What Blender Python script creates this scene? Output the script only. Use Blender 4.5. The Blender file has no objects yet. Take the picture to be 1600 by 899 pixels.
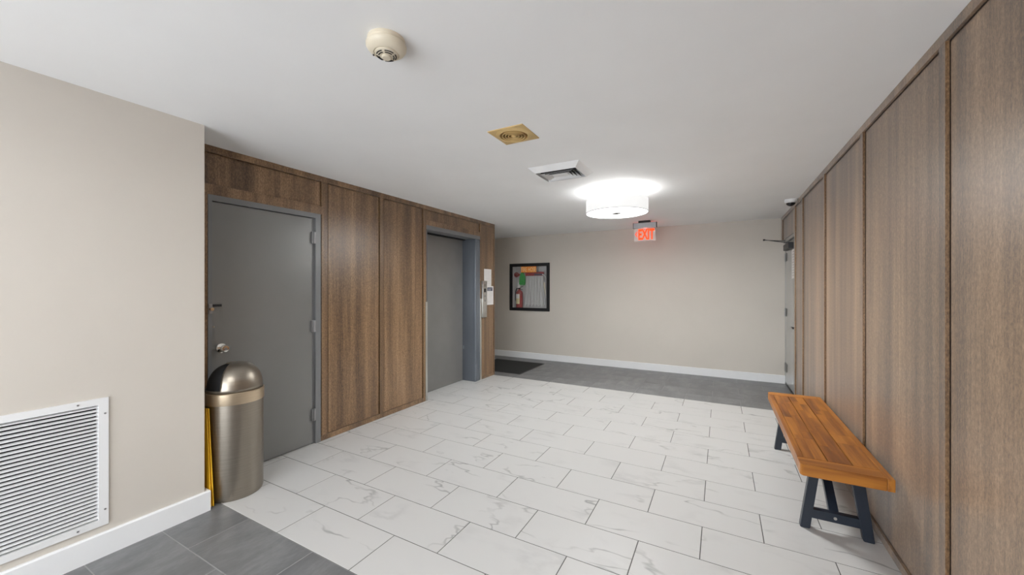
import bpy, bmesh, math, random
from mathutils import Vector, Matrix
random.seed(7)
PI = math.pi
SC = bpy.context.scene
COL = SC.collection

# ------------------------------------------------------------------ camera, world, light, exposure
cd = bpy.data.cameras.new('camera'); camo = bpy.data.objects.new('camera', cd); COL.objects.link(camo)
cd.sensor_fit = 'HORIZONTAL'; cd.sensor_width = 36.0; cd.lens = 598.9 * 36.0 / 1600.0
cd.clip_start = 0.02; cd.clip_end = 100
camo.location = (0, 0, 1.4024); camo.rotation_euler = (PI / 2, 0, math.radians(28.58))
SC.camera = camo
SC.view_settings.view_transform = 'Standard'; SC.view_settings.look = 'None'
SC.view_settings.gamma = 1.0; SC.view_settings.use_curve_mapping = False
SC.view_settings.exposure = 1.93
SC.cycles.use_denoising = True
SC.cycles.max_bounces = 10; SC.cycles.diffuse_bounces = 6
SC.cycles.sample_clamp_indirect = 4.0; SC.cycles.sample_clamp_direct = 1.2

W = bpy.data.worlds.new('overcast_sky'); SC.world = W; W.use_nodes = True
W.node_tree.nodes['Background'].inputs[0].default_value = (0.86, 0.93, 1.0, 1)
W.node_tree.nodes['Background'].inputs[1].default_value = 1.0

def area(name, loc, rot, sx, sy, power, color):
    l = bpy.data.lights.new(name, 'AREA'); l.shape = 'RECTANGLE'; l.size = sx; l.size_y = sy
    l.energy = power; l.color = color
    o = bpy.data.objects.new(name, l); COL.objects.link(o); o.location = loc; o.rotation_euler = rot
    return o
def point(name, loc, power, color, radius):
    l = bpy.data.lights.new(name, 'POINT'); l.energy = power; l.color = color; l.shadow_soft_size = radius
    o = bpy.data.objects.new(name, l); COL.objects.link(o); o.location = loc
    return o
# daylight through the glazed entrance front behind the camera, then the ceiling lamps, one seen and one added
area('entrance_daylight', (-1.2, -2.3, 1.05), (PI / 2, 0, 0), 2.9, 1.8, 18, (0.97, 0.98, 1.0))
LAMP_POWER = 1.7
SHADE_GLOW = 22.0

# room numbers (metres; camera stands at x=0 y=0, back wall towards +y)
XR, XL, XN, YB, H = 0.777, -3.20, -2.8385, 6.8154, 2.4185
YN, YF, YE, YC = 1.28, 5.2645, 5.29, 1.186
YBACK = -2.4
TX, TY = 0.61, (YF - YN) / 13.0
T = 0.013                                    # how far battens stand proud of the panels

# ------------------------------------------------------------------ materials
def mat(name):
    m = bpy.data.materials.new(name); m.use_nodes = True
    nt = m.node_tree; b = nt.nodes['Principled BSDF']
    return m, nt, b
def N(nt, t, **kw):
    n = nt.nodes.new(t)
    for k, v in kw.items(): setattr(n, k, v)
    return n
def ramp(nt, stops):
    n = nt.nodes.new('ShaderNodeValToRGB'); e = n.color_ramp.elements
    e[0].position, e[0].color = stops[0][0], (*stops[0][1], 1)
    e[1].position, e[1].color = stops[-1][0], (*stops[-1][1], 1)
    for p, c in stops[1:-1]:
        x = e.new(p); x.color = (*c, 1)
    return n
def coords(nt, scale=(1, 1, 1), rot=(0, 0, 0), rnd=0.0):
    tc = N(nt, 'ShaderNodeTexCoord'); mp = N(nt, 'ShaderNodeMapping')
    mp.inputs['Scale'].default_value = scale; mp.inputs['Rotation'].default_value = rot
    if rnd:
        oi = N(nt, 'ShaderNodeObjectInfo'); ad = N(nt, 'ShaderNodeVectorMath', operation='MULTIPLY_ADD')
        ad.inputs[1].default_value = (rnd, rnd * 1.7, rnd * 0.6)
        nt.links.new(oi.outputs['Random'], ad.inputs[0]); nt.links.new(tc.outputs['Object'], ad.inputs[2])
        nt.links.new(ad.outputs[0], mp.inputs[0])
    else:
        nt.links.new(tc.outputs['Object'], mp.inputs[0])
    return mp
def noise(nt, mp, scale, detail=4, rough=0.55, dist=0.0):
    n = N(nt, 'ShaderNodeTexNoise'); n.inputs['Scale'].default_value = scale
    n.inputs['Detail'].default_value = detail; n.inputs['Roughness'].default_value = rough
    n.inputs['Distortion'].default_value = dist
    nt.links.new(mp.outputs[0], n.inputs['Vector']); return n
def bump(nt, b, src, strength, dist=0.002):
    bp = N(nt, 'ShaderNodeBump'); bp.inputs['Strength'].default_value = strength; bp.inputs['Distance'].default_value = dist
    nt.links.new(src, bp.inputs['Height']); nt.links.new(bp.outputs[0], b.inputs['Normal'])
def simple(name, col, rough=0.5, metal=0.0, var=0.06, nscale=6.0, bmp=0.0, bscale=200.0, spec=None):
    m, nt, b = mat(name)
    mp = coords(nt); n = noise(nt, mp, nscale, 3)
    lo = tuple(c * (1 - var) for c in col); hi = tuple(min(1, c * (1 + var)) for c in col)
    r = ramp(nt, [(0.3, lo), (0.7, hi)]); nt.links.new(n.outputs['Fac'], r.inputs[0])
    nt.links.new(r.outputs[0], b.inputs['Base Color'])
    b.inputs['Roughness'].default_value = rough; b.inputs['Metallic'].default_value = metal
    if spec is not None: b.inputs['Specular IOR Level'].default_value = spec
    if bmp:
        n2 = noise(nt, mp, bscale, 2); bump(nt, b, n2.outputs['Fac'], bmp)
    return m
def glow(name, col, strength, base=None):
    m, nt, b = mat(name)
    b.inputs['Base Color'].default_value = (*(base or col), 1)
    b.inputs['Emission Color'].default_value = (*col, 1); b.inputs['Emission Strength'].default_value = strength
    b.inputs['Roughness'].default_value = 0.6
    return m

def wood_panel_mat():
    m, nt, b = mat('walnut_laminate')
    mp = coords(nt, (1, 1, 0.035), rnd=9.0)
    n1 = noise(nt, mp, 9, 3, 0.5)                # broad vertical bands
    n2 = noise(nt, mp, 75, 4, 0.6)               # grain
    mp3 = coords(nt, (1, 1, 0.42), rnd=9.0); n3 = noise(nt, mp3, 150, 3, 0.75)   # short pores
    mx = N(nt, 'ShaderNodeMath', operation='MULTIPLY_ADD'); mx.inputs[1].default_value = 0.20
    nt.links.new(n2.outputs['Fac'], mx.inputs[0])
    a = N(nt, 'ShaderNodeMath', operation='MULTIPLY'); a.inputs[1].default_value = 0.42
    nt.links.new(n1.outputs['Fac'], a.inputs[0]); nt.links.new(a.outputs[0], mx.inputs[2])
    m3 = N(nt, 'ShaderNodeMath', operation='MULTIPLY_ADD'); m3.inputs[1].default_value = 0.50
    nt.links.new(n3.outputs['Fac'], m3.inputs[0]); nt.links.new(mx.outputs[0], m3.inputs[2])
    r = ramp(nt, [(0.41, (0.055, 0.027, 0.011)), (0.53, (0.155, 0.085, 0.038)), (0.62, (0.255, 0.150, 0.073)), (0.72, (0.39, 0.245, 0.135))])
    nt.links.new(m3.outputs[0], r.inputs[0]); nt.links.new(r.outputs[0], b.inputs['Base Color'])
    b.inputs['Roughness'].default_value = 0.36; b.inputs['Specular IOR Level'].default_value = 0.7
    b.inputs['Sheen Weight'].default_value = 0.22; b.inputs['Sheen Roughness'].default_value = 0.45; b.inputs['Sheen Tint'].default_value = (0.92, 0.97, 1.0, 1)
    bump(nt, b, m3.outputs[0], 0.25, 0.0008)
    return m
def marble_mat():
    m, nt, b = mat('white_marble_tile')
    mp = coords(nt, (1, 1, 1), rnd=83.0)
    mpr = N(nt, 'ShaderNodeMapping'); mpr.inputs['Rotation'].default_value = (0, 0, math.radians(28)); mpr.inputs['Scale'].default_value = (0.62, 1.5, 1)
    nt.links.new(mp.outputs[0], mpr.inputs[0])
    def vein(scale, detail, width, dist, maskscale, lo, hi):
        n = noise(nt, mpr, scale, detail, 0.55, dist)
        s = N(nt, 'ShaderNodeMath', operation='SUBTRACT'); s.inputs[1].default_value = 0.5
        ab = N(nt, 'ShaderNodeMath', operation='ABSOLUTE'); nt.links.new(n.outputs['Fac'], s.inputs[0]); nt.links.new(s.outputs[0], ab.inputs[0])
        mr = N(nt, 'ShaderNodeMapRange'); mr.inputs['From Min'].default_value = 0.0; mr.inputs['From Max'].default_value = width
        mr.inputs['To Min'].default_value = 1.0; mr.inputs['To Max'].default_value = 0.0
        nt.links.new(ab.outputs[0], mr.inputs[0])
        k = noise(nt, mp, maskscale, 2); mk = N(nt, 'ShaderNodeMapRange')
        mk.inputs['From Min'].default_value = lo; mk.inputs['From Max'].default_value = hi
        nt.links.new(k.outputs['Fac'], mk.inputs[0])
        mu = N(nt, 'ShaderNodeMath', operation='MULTIPLY'); nt.links.new(mr.outputs[0], mu.inputs[0]); nt.links.new(mk.outputs[0], mu.inputs[1])
        return mu
    v1 = vein(1.5, 4, 0.012, 0.15, 2.6, 0.48, 0.66)
    v2 = vein(2.2, 6, 0.05, 0.3, 2.4, 0.5, 0.75)
    mx = N(nt, 'ShaderNodeMix', data_type='RGBA'); mx.inputs[6].default_value = (0.56, 0.557, 0.55, 1); mx.inputs[7].default_value = (0.25, 0.25, 0.25, 1)
    nt.links.new(v1.outputs[0], mx.inputs[0])
    k2 = N(nt, 'ShaderNodeMath', operation='MULTIPLY'); k2.inputs[1].default_value = 0.40; nt.links.new(v2.outputs[0], k2.inputs[0])
    mx2 = N(nt, 'ShaderNodeMix', data_type='RGBA'); nt.links.new(mx.outputs[2], mx2.inputs[6]); mx2.inputs[7].default_value = (0.30, 0.30, 0.305, 1)
    nt.links.new(k2.outputs[0], mx2.inputs[0])
    nt.links.new(mx2.outputs[2], b.inputs['Base Color'])
    b.inputs['Roughness'].default_value = 0.36
    return m
def slate_mat():
    m, nt, b = mat('charcoal_tile')
    mp = coords(nt, (1, 0.45, 1), rot=(0, 0, math.radians(12)), rnd=57.0)
    n = noise(nt, mp, 5, 6, 0.62, 0.4); n2 = noise(nt, mp, 60, 3)
    a = N(nt, 'ShaderNodeMath', operation='MULTIPLY_ADD'); a.inputs[1].default_value = 0.25
    nt.links.new(n2.outputs['Fac'], a.inputs[0]); nt.links.new(n.outputs['Fac'], a.inputs[2])
    r = ramp(nt, [(0.42, (0.125, 0.127, 0.132)), (0.62, (0.16, 0.162, 0.167)), (0.8, (0.215, 0.217, 0.222))])
    nt.links.new(a.outputs[0], r.inputs[0]); nt.links.new(r.outputs[0], b.inputs['Base Color'])
    b.inputs['Roughness'].default_value = 0.38
    return m
def teak_mat(name='oiled_teak', sc=(1, 0.06, 1), sb=(1, 0.3, 1)):
    m, nt, b = mat(name)
    mp = coords(nt, sc, rnd=21.0)
    n = noise(nt, mp, 26, 4, 0.6, 0.3)
    mpb = coords(nt, sb, rnd=21.0); nb = noise(nt, mpb, 4.5, 2)
    a = N(nt, 'ShaderNodeMath', operation='MULTIPLY_ADD'); a.inputs[1].default_value = 0.8
    nt.links.new(nb.outputs['Fac'], a.inputs[0]); nt.links.new(n.outputs['Fac'], a.inputs[2])
    oi = N(nt, 'ShaderNodeObjectInfo'); k = N(nt, 'ShaderNodeMath', operation='MULTIPLY_ADD'); k.inputs[1].default_value = 0.22
    nt.links.new(oi.outputs['Random'], k.inputs[0]); nt.links.new(a.outputs[0], k.inputs[2])
    r = ramp(nt, [(0.70, (0.20, 0.062, 0.012)), (0.95, (0.40, 0.145, 0.026)), (1.2, (0.56, 0.245, 0.05))])
    s = N(nt, 'ShaderNodeMath', operation='MULTIPLY_ADD'); s.inputs[1].default_value = 1.0; s.inputs[2].default_value = -0.25
    nt.links.new(k.outputs[0], s.inputs[0])
    r = ramp(nt, [(0.40, (0.085, 0.022, 0.003)), (0.66, (0.225, 0.070, 0.008)), (0.92, (0.40, 0.150, 0.018))])
    nt.links.new(s.outputs[0], r.inputs[0]); nt.links.new(r.outputs[0], b.inputs['Base Color'])
    b.inputs['Roughness'].default_value = 0.38
    bump(nt, b, n.outputs['Fac'], 0.15, 0.001)
    return m
def brushed(name, col, rough, metal=1.0, axis_scale=(1, 1, 60), amount=0.12):
    m, nt, b = mat(name)
    mp = coords(nt, axis_scale); n = noise(nt, mp, 5, 3)
    r = ramp(nt, [(0.3, tuple(c * (1 - amount) for c in col)), (0.7, tuple(min(1, c * (1 + amount)) for c in col))])
    nt.links.new(n.outputs['Fac'], r.inputs[0]); nt.links.new(r.outputs[0], b.inputs['Base Color'])
    mr = N(nt, 'ShaderNodeMapRange'); mr.inputs['To Min'].default_value = rough * 0.85; mr.inputs['To Max'].default_value = rough * 1.15
    nt.links.new(n.outputs['Fac'], mr.inputs[0]); nt.links.new(mr.outputs[0], b.inputs['Roughness'])
    b.inputs['Metallic'].default_value = metal
    return m
def glass_mat(name='clear_glass', alpha=0.04, rough=0.02):
    m, nt, b = mat(name)
    b.inputs['Base Color'].default_value = (0.97, 0.97, 0.97, 1); b.inputs['Roughness'].default_value = rough
    b.inputs['Alpha'].default_value = alpha; b.inputs['IOR'].default_value = 1.45
    return m

M = dict(
    wood=wood_panel_mat(), marble=marble_mat(), slate=slate_mat(), teak=teak_mat(), teak_cross=teak_mat('oiled_teak_cross', (0.06, 1, 1), (0.3, 1, 1)),
    ceiling=simple('ceiling_paint', (0.86, 0.865, 0.87), 0.7, var=0.015, nscale=2, bmp=0.05, bscale=120),
    wall=simple('greige_wall_paint', (0.60, 0.560, 0.503), 0.6, var=0.015, nscale=2, bmp=0.06, bscale=140),
    trim=simple('white_trim_paint', (0.80, 0.81, 0.82), 0.35, var=0.01),
    grout=simple('grey_grout', (0.075, 0.073, 0.07), 0.9),
    dgrout=simple('light_grout', (0.34, 0.34, 0.34), 0.9),
    door=simple('grey_door_paint', (0.165, 0.165, 0.162), 0.33, var=0.03, nscale=3, bmp=0.05, bscale=160, spec=1.0),
    frame=simple('grey_frame_paint', (0.185, 0.19, 0.197), 0.32, var=0.03),
    elev=brushed('elevator_door_paint', (0.20, 0.195, 0.19), 0.30, 0.2, (1, 1, 1), 0.04),
    jamb=brushed('painted_steel_jamb', (0.17, 0.19, 0.22), 0.26, 0.4, (1, 30, 0.3), 0.08),
    steel=brushed('brushed_steel', (0.62, 0.61, 0.58), 0.3),
    chrome=simple('polished_chrome', (0.82, 0.80, 0.76), 0.14, 1.0, 0.02),
    finial=simple('dark_nickel', (0.10, 0.095, 0.09), 0.4, 0.6),
    hinge=simple('hinge_grey', (0.30, 0.30, 0.305), 0.35, 0.6),
    bronze=brushed('bronze_metal', (0.31, 0.275, 0.23), 0.33, 0.9, (1, 1, 40), 0.07),
    band=brushed('champagne_metal', (0.56, 0.45, 0.32), 0.32, 0.85, (1, 1, 60), 0.1),
    black=simple('black_paint', (0.012, 0.012, 0.013), 0.45),
    dark=simple('dark_void', (0.008, 0.008, 0.009), 0.9),
    navy=simple('navy_black_paint', (0.011, 0.017, 0.029), 0.40, var=0.1),
    white=simple('white_enamel', (0.78, 0.785, 0.79), 0.4, var=0.01),
    cream=simple('cream_plastic', (0.70, 0.63, 0.50), 0.4, var=0.02),
    gold=simple('gold_paint', (0.60, 0.42, 0.18), 0.45, 0.1, var=0.06),
    paper=simple('paper', (0.82, 0.80, 0.79), 0.7, var=0.01),
    ink=simple('grey_ink', (0.55, 0.53, 0.53), 0.8),
    navyink=simple('navy_ink', (0.03, 0.04, 0.09), 0.6),
    yellow=simple('yellow_plastic', (0.80, 0.46, 0.02), 0.4),
    red=simple('red_enamel', (0.30, 0.012, 0.012), 0.3),
    label=simple('label_paper', (0.80, 0.70, 0.42), 0.6),
    hose=simple('white_canvas_hose', (0.62, 0.62, 0.61), 0.8, var=0.08, nscale=60),
    green=simple('green_plastic', (0.01, 0.30, 0.03), 0.4, var=0.15, nscale=30),
    orange=simple('orange_sign', (0.85, 0.27, 0.04), 0.5, var=0.02),
    paleletter=simple('pale_letter', (0.95, 0.78, 0.42), 0.5, var=0.02),
    cab=simple('cabinet_lining', (0.62, 0.62, 0.61), 0.5),
    rubber=simple('rubber_mat', (0.016, 0.017, 0.017), 0.85, var=0.25, nscale=90, bmp=0.5, bscale=300),
    glass=glass_mat(),
    shade=glow('lit_fabric_shade', (1.0, 0.995, 0.985), 0.215, (0.22, 0.22, 0.22)),
    exitred=glow('lit_red_letter', (1.0, 0.06, 0.008), 0.5, (0.25, 0.01, 0.005)),
    acrylic=glass_mat('frosted_acrylic', 0.32, 0.2),
    darkglass=simple('dark_dome', (0.01, 0.01, 0.012), 0.08),
    alu=brushed('grey_aluminium', (0.40, 0.40, 0.41), 0.35, 0.8, (40, 1, 1), 0.1),
)

# ------------------------------------------------------------------ geometry helpers (world coordinates in, local out)
class MB:
    def __init__(s): s.bm = bmesh.new()
    def box(s, x0, x1, y0, y1, z0, z1, bev=0.0, seg=2):
        r = bmesh.ops.create_cube(s.bm, size=1.0)
        for v in r['verts']:
            v.co = Vector(((x0 + x1) / 2 + v.co.x * (x1 - x0), (y0 + y1) / 2 + v.co.y * (y1 - y0), (z0 + z1) / 2 + v.co.z * (z1 - z0)))
        if bev:
            es = list({e for v in r['verts'] for e in v.link_edges})
            bmesh.ops.bevel(s.bm, geom=es, offset=bev, segments=seg, profile=0.5, affect='EDGES')
        return s
    def beam(s, a, b, w, d, side=(1, 0, 0), bev=0.0):
        """square bar from a to b; w across 'side', d across the other axis"""
        a, b = Vector(a), Vector(b); z = (b - a).normalized(); x = Vector(side); x = (x - z * x.dot(z)).normalized(); y = z.cross(x)
        r = bmesh.ops.create_cube(s.bm, size=1.0); L = (b - a).length; c = (a + b) / 2
        for v in r['verts']: v.co = c + x * v.co.x * w + y * v.co.y * d + z * v.co.z * L
        if bev:
            es = list({e for v in r['verts'] for e in v.link_edges})
            bmesh.ops.bevel(s.bm, geom=es, offset=bev, segments=1, affect='EDGES')
        return s
    def prism(s, pts, axis, a0, a1, bev=0.0):
        """polygon pts (2-D) extruded along axis ('x','y','z') from a0 to a1"""
        def P(p, a): return {'x': (a, p[0], p[1]), 'y': (p[0], a, p[1]), 'z': (p[0], p[1], a)}[axis]
        A = [s.bm.verts.new(P(p, a0)) for p in pts]; B = [s.bm.verts.new(P(p, a1)) for p in pts]
        n = len(pts); fs = [s.bm.faces.new(A), s.bm.faces.new(B[::-1])]
        for i in range(n): fs.append(s.bm.faces.new((A[i], B[i], B[(i + 1) % n], A[(i + 1) % n])))
        bmesh.ops.recalc_face_normals(s.bm, faces=fs)
        if bev:
            es = list({e for f in fs for e in f.edges}); bmesh.ops.bevel(s.bm, geom=es, offset=bev, segments=2, affect='EDGES')
        return s
    def lathe(s, prof, center, axis='z', seg=48, a0=0.0, a1=2 * PI):
        """profile of (radius, height) spun round an axis through center"""
        c = Vector(center); full = abs(a1 - a0 - 2 * PI) < 1e-6; n = seg if full else seg + 1
        ax = {'z': (Vector((1, 0, 0)), Vector((0, 1, 0)), Vector((0, 0, 1))), 'x': (Vector((0, 1, 0)), Vector((0, 0, 1)), Vector((1, 0, 0))),
              'y': (Vector((1, 0, 0)), Vector((0, 0, 1)), Vector((0, -1, 0)))}[axis]
        rings = []
        for r, h in prof:
            if r < 1e-6: rings.append([s.bm.verts.new(c + ax[2] * h)])
            else: rings.append([s.bm.verts.new(c + (ax[0] * math.cos(a0 + (a1 - a0) * i / seg) + ax[1] * math.sin(a0 + (a1 - a0) * i / seg)) * r + ax[2] * h) for i in range(n)])
        fs = []
        for A, B in zip(rings, rings[1:]):
            for i in range(n if full else n - 1):
                j = (i + 1) % n
                if len(A) == 1 and len(B) == 1: continue
                if len(A) == 1: fs.append(s.bm.faces.new((A[0], B[j], B[i])))
                elif len(B) == 1: fs.append(s.bm.faces.new((A[i], A[j], B[0])))
                else: fs.append(s.bm.faces.new((A[i], A[j], B[j], B[i])))
        bmesh.ops.recalc_face_normals(s.bm, faces=fs)
        return s
    def cyl(s, a, b, r, seg=16, r2=None):
        a, b = Vector(a), Vector(b); z = (b - a).normalized(); x = z.orthogonal().normalized(); y = z.cross(x); r2 = r if r2 is None else r2
        A = [s.bm.verts.new(a + (x * math.cos(2 * PI * i / seg) + y * math.sin(2 * PI * i / seg)) * r) for i in range(seg)]
        B = [s.bm.verts.new(b + (x * math.cos(2 * PI * i / seg) + y * math.sin(2 * PI * i / seg)) * r2) for i in range(seg)]
        fs = [s.bm.faces.new(A[::-1]), s.bm.faces.new(B)]
        for i in range(seg): fs.append(s.bm.faces.new((A[i], A[(i + 1) % seg], B[(i + 1) % seg], B[i])))
        bmesh.ops.recalc_face_normals(s.bm, faces=fs)
        return s
    def tube(s, pts, r, seg=8):
        pts = [Vector(p) for p in pts]; rings = []; x = None
        for i, p in enumerate(pts):
            t = (pts[min(i + 1, len(pts) - 1)] - pts[max(i - 1, 0)]).normalized()
            x = t.orthogonal().normalized() if x is None else (x - t * x.dot(t)).normalized()
            y = t.cross(x)
            rings.append([s.bm.verts.new(p + (x * math.cos(2 * PI * k / seg) + y * math.sin(2 * PI * k / seg)) * r) for k in range(seg)])
        fs = [s.bm.faces.new(rings[0][::-1]), s.bm.faces.new(rings[-1])]
        for A, B in zip(rings, rings[1:]):
            for k in range(seg): fs.append(s.bm.faces.new((A[k], A[(k + 1) % seg], B[(k + 1) % seg], B[k])))
        bmesh.ops.recalc_face_normals(s.bm, faces=fs)
        return s
    def ring_plate(s, outer, inner, axis, a0, a1):
        """rectangular frame: outer/inner = (u0,u1,v0,v1)"""
        (u0, u1, v0, v1), (p0, p1, q0, q1) = outer, inner
        for a, b, c, d in ((u0, u1, v0, q0), (u0, u1, q1, v1), (u0, p0, q0, q1), (p1, u1, q0, q1)):
            if axis == 'x': s.box(a0, a1, a, b, c, d)
            if axis == 'y': s.box(a, b, a0, a1, c, d)
            if axis == 'z': s.box(a, b, c, d, a0, a1)
        return s
    def build(s, name, m, parent=None, origin=None, smooth=False):
        me = bpy.data.meshes.new(name)
        po = wl(parent) if parent else Vector((0, 0, 0))
        o3 = Vector(origin) if origin is not None else po
        bmesh.ops.translate(s.bm, verts=s.bm.verts, vec=-o3)
        s.bm.to_mesh(me); s.bm.free()
        me.materials.append(M[m] if isinstance(m, str) else m)
        if smooth:
            me.polygons.foreach_set('use_smooth', [True] * len(me.polygons)); me.set_sharp_from_angle(angle=math.radians(35))
        o = bpy.data.objects.new(name, me); COL.objects.link(o)
        o.location = o3 - po
        if parent: o.parent = parent
        WL[o.name] = o3
        return o
WL = {}
def wl(o): return WL[o.name]
def tag(o, label=None, cat=None, group=None, kind=None):
    if label: o['label'] = label
    if cat: o['category'] = cat
    if group: o['group'] = group
    if kind: o['kind'] = kind
    return o
def thing(name, loc, label, cat, group=None, kind=None):
    o = bpy.data.objects.new(name, None); o.empty_display_size = 0.1; COL.objects.link(o); o.location = loc
    WL[o.name] = Vector(loc); return tag(o, label, cat, group, kind)
def text(body, name, m, parent, center, width, height, axes, depth=0.001, bold=0.0):
    """flat lettering; axes = (right, up, out) directions of the text plane"""
    cu = bpy.data.curves.new(name, 'FONT'); cu.body = body; cu.size = 1.0; cu.extrude = 0.0; cu.offset = bold; cu.resolution_u = 3
    to = bpy.data.objects.new(name + '_tmp', cu); COL.objects.link(to)
    dg = bpy.context.evaluated_depsgraph_get(); me = bpy.data.meshes.new_from_object(to.evaluated_get(dg))
    bpy.data.objects.remove(to); bpy.data.curves.remove(cu)
    xs = [v.co.x for v in me.vertices]; ys = [v.co.y for v in me.vertices]
    R, U, O = (Vector(a) for a in axes); c = Vector(center); po = wl(parent)
    bm = bmesh.new(); bm.from_mesh(me); bpy.data.meshes.remove(me)
    for v in bm.verts:
        u = ((v.co.x - min(xs)) / (max(xs) - min(xs)) - 0.5) * width; w = ((v.co.y - min(ys)) / (max(ys) - min(ys)) - 0.5) * height
        v.co = c + R * u + U * w
    r = bmesh.ops.extrude_face_region(bm, geom=list(bm.faces))
    for v in [g for g in r['geom'] if isinstance(g, bmesh.types.BMVert)]: v.co += O * depth
    bmesh.ops.recalc_face_normals(bm, faces=bm.faces)
    mb = MB(); mb.bm.free(); mb.bm = bm
    return mb.build(name, m, parent)
def clone(src, parent, world, name=None):
    o = src.copy(); COL.objects.link(o); o.parent = parent; o.location = Vector(world) - wl(parent); WL[o.name] = Vector(world); return o

# ------------------------------------------------------------------ setting: floor and its tiles
floor = tag(MB().box(-5.6, XR + 0.2, YBACK - 0.3, YB + 0.1, -0.10, -0.0016).build('floor', 'dgrout'), 'lobby floor of white marble tiles between two charcoal tile bands', 'floor', kind='structure')
MB().box(-3.46, XR, YN, YF, -0.006, -0.0012).build('grout_bed', 'grout', floor)
G = 0.0022
TILE = {}
def tile(x0, x1, y0, y1, m):
    x0, x1, y0, y1 = x0 + G, x1 - G, y0 + G, y1 - G
    if x1 - x0 < 0.02 or y1 - y0 < 0.02: return
    c = ((x0 + x1) / 2, (y0 + y1) / 2, 0.0); key = (round(x1 - x0, 3), round(y1 - y0, 3), m)
    if key in TILE: clone(TILE[key], floor, c); return
    mb = MB()                                              # a thin slab with an eased top edge, no underside
    x0, x1, y0, y1 = (x0 - c[0], x1 - c[0], y0 - c[1], y1 - c[1]); e = 0.0012
    rings = [[(x0, y0, -0.006), (x1, y0, -0.006), (x1, y1, -0.006), (x0, y1, -0.006)], [(x0, y0, -e), (x1, y0, -e), (x1, y1, -e), (x0, y1, -e)],
             [(x0 + e, y0 + e, 0), (x1 - e, y0 + e, 0), (x1 - e, y1 - e, 0), (x0 + e, y1 - e, 0)]]
    V = [[mb.bm.verts.new(Vector(p) + Vector(c)) for p in r] for r in rings]
    for A, B in zip(V, V[1:]):
        for i in range(4): mb.bm.faces.new((A[i], A[(i + 1) % 4], B[(i + 1) % 4], B[i]))
    mb.bm.faces.new(V[2])
    TILE[key] = mb.build('tile', m, floor, origin=c)
X0 = -0.706
def rows(y0, n, step, xa, xb, m, shift, skip=None):
    for k in range(n):
        ya = y0 + k * step; yb = ya + step
        off = X0 + (0.5 * TX if (k + shift) % 2 == 0 else 0.0)
        i = math.floor((xa - off) / TX)
        while off + i * TX < xb:
            a, b = max(off + i * TX, xa), min(off + (i + 1) * TX, xb)
            if skip is None or not skip(a, b, ya, yb): tile(a, b, ya, yb, m)
            i += 1
rows(YN, 13, TY, -3.44, XR + T, 'marble', 0)
# charcoal band in front of the back wall, running on into the side passage, and the one by the entrance
YBT = (YB - YF) / 5.0
rows(YF, 5, YBT, -5.2, 0.86, 'slate', 0, lambda a, b, ya, yb: False)
def near_rows():
    for k in range(1, 6):
        yb = YN - (k - 1) * 0.3065; ya = yb - 0.3065
        off = -1.903 if k % 2 else -2.208
        i = math.floor((XN - 0.36 - off) / TX)
        while off + i * TX < XR + T:
            tile(max(off + i * TX, -3.2), min(off + (i + 1) * TX, XR + T), ya, yb, 'slate'); i += 1
near_rows()
tag(MB().box(-3.2, XR, YBACK, YN - 5 * 0.3065, -0.006, 0.0).build('tile_field', 'slate', floor), kind='stuff')

VX0, VX1, VY0, VY1 = -1.440, -0.990, 2.925, 3.310           # ceiling vent
GX, GY, GS = -1.208, 2.242, 0.128                           # gold diffuser
def plate_with_holes(x0, x1, y0, y1, z0, z1, holes):
    xs = sorted({x0, x1} | {h[0] for h in holes} | {h[1] for h in holes}); ys = sorted({y0, y1} | {h[2] for h in holes} | {h[3] for h in holes})
    mb = MB()
    for a, b in zip(xs, xs[1:]):
        for c, d in zip(ys, ys[1:]):
            m = ((a + b) / 2, (c + d) / 2)
            if not any(h[0] < m[0] < h[1] and h[2] < m[1] < h[3] for h in holes): mb.box(a, b, c, d, z0, z1)
    return mb
tag(plate_with_holes(-5.6, XR + 0.2, YBACK - 0.3, YB + 0.1, H, H + 0.12, [(VX0 + 0.05, VX1 - 0.05, VY0 + 0.05, VY1 - 0.05), (GX - 0.1, GX + 0.1, GY - 0.1, GY + 0.1)]).build('ceiling', 'ceiling'), 'flat pale grey painted lobby ceiling', 'ceiling', kind='structure')

# ------------------------------------------------------------------ near left wall with its return grille opening
GY0, GY1, GZ0, GZ1 = -0.16, 0.756, 0.161, 0.826             # outer size of the grille
wn = MB()
for y0, y1, z0, z1 in ((YBACK, GY0 + 0.035, 0, H), (GY1 - 0.035, YC, 0, H), (GY0 + 0.035, GY1 - 0.035, 0, GZ0 + 0.033), (GY0 + 0.035, GY1 - 0.035, GZ1 - 0.033, H)):
    wn.box(-3.26, XN, y0, y1, z0, z1)
wall_near = tag(wn.build('wall_left_near', 'wall'), 'beige painted wall with the white return air grille', 'wall', kind='structure')
bb = MB().prism([(XN, 0), (XN + 0.018, 0), (XN + 0.018, 0.118), (XN + 0.012, 0.124), (XN, 0.124)], 'y', YBACK, YC + 0.026)
bb.box(-3.19, XN, YC, YC + 0.026, 0, 0.124)
tag(bb.build('baseboard_left_near', 'trim'), 'white baseboard under the return air grille wrapping the wall corner', 'baseboard', kind='structure')

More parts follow.
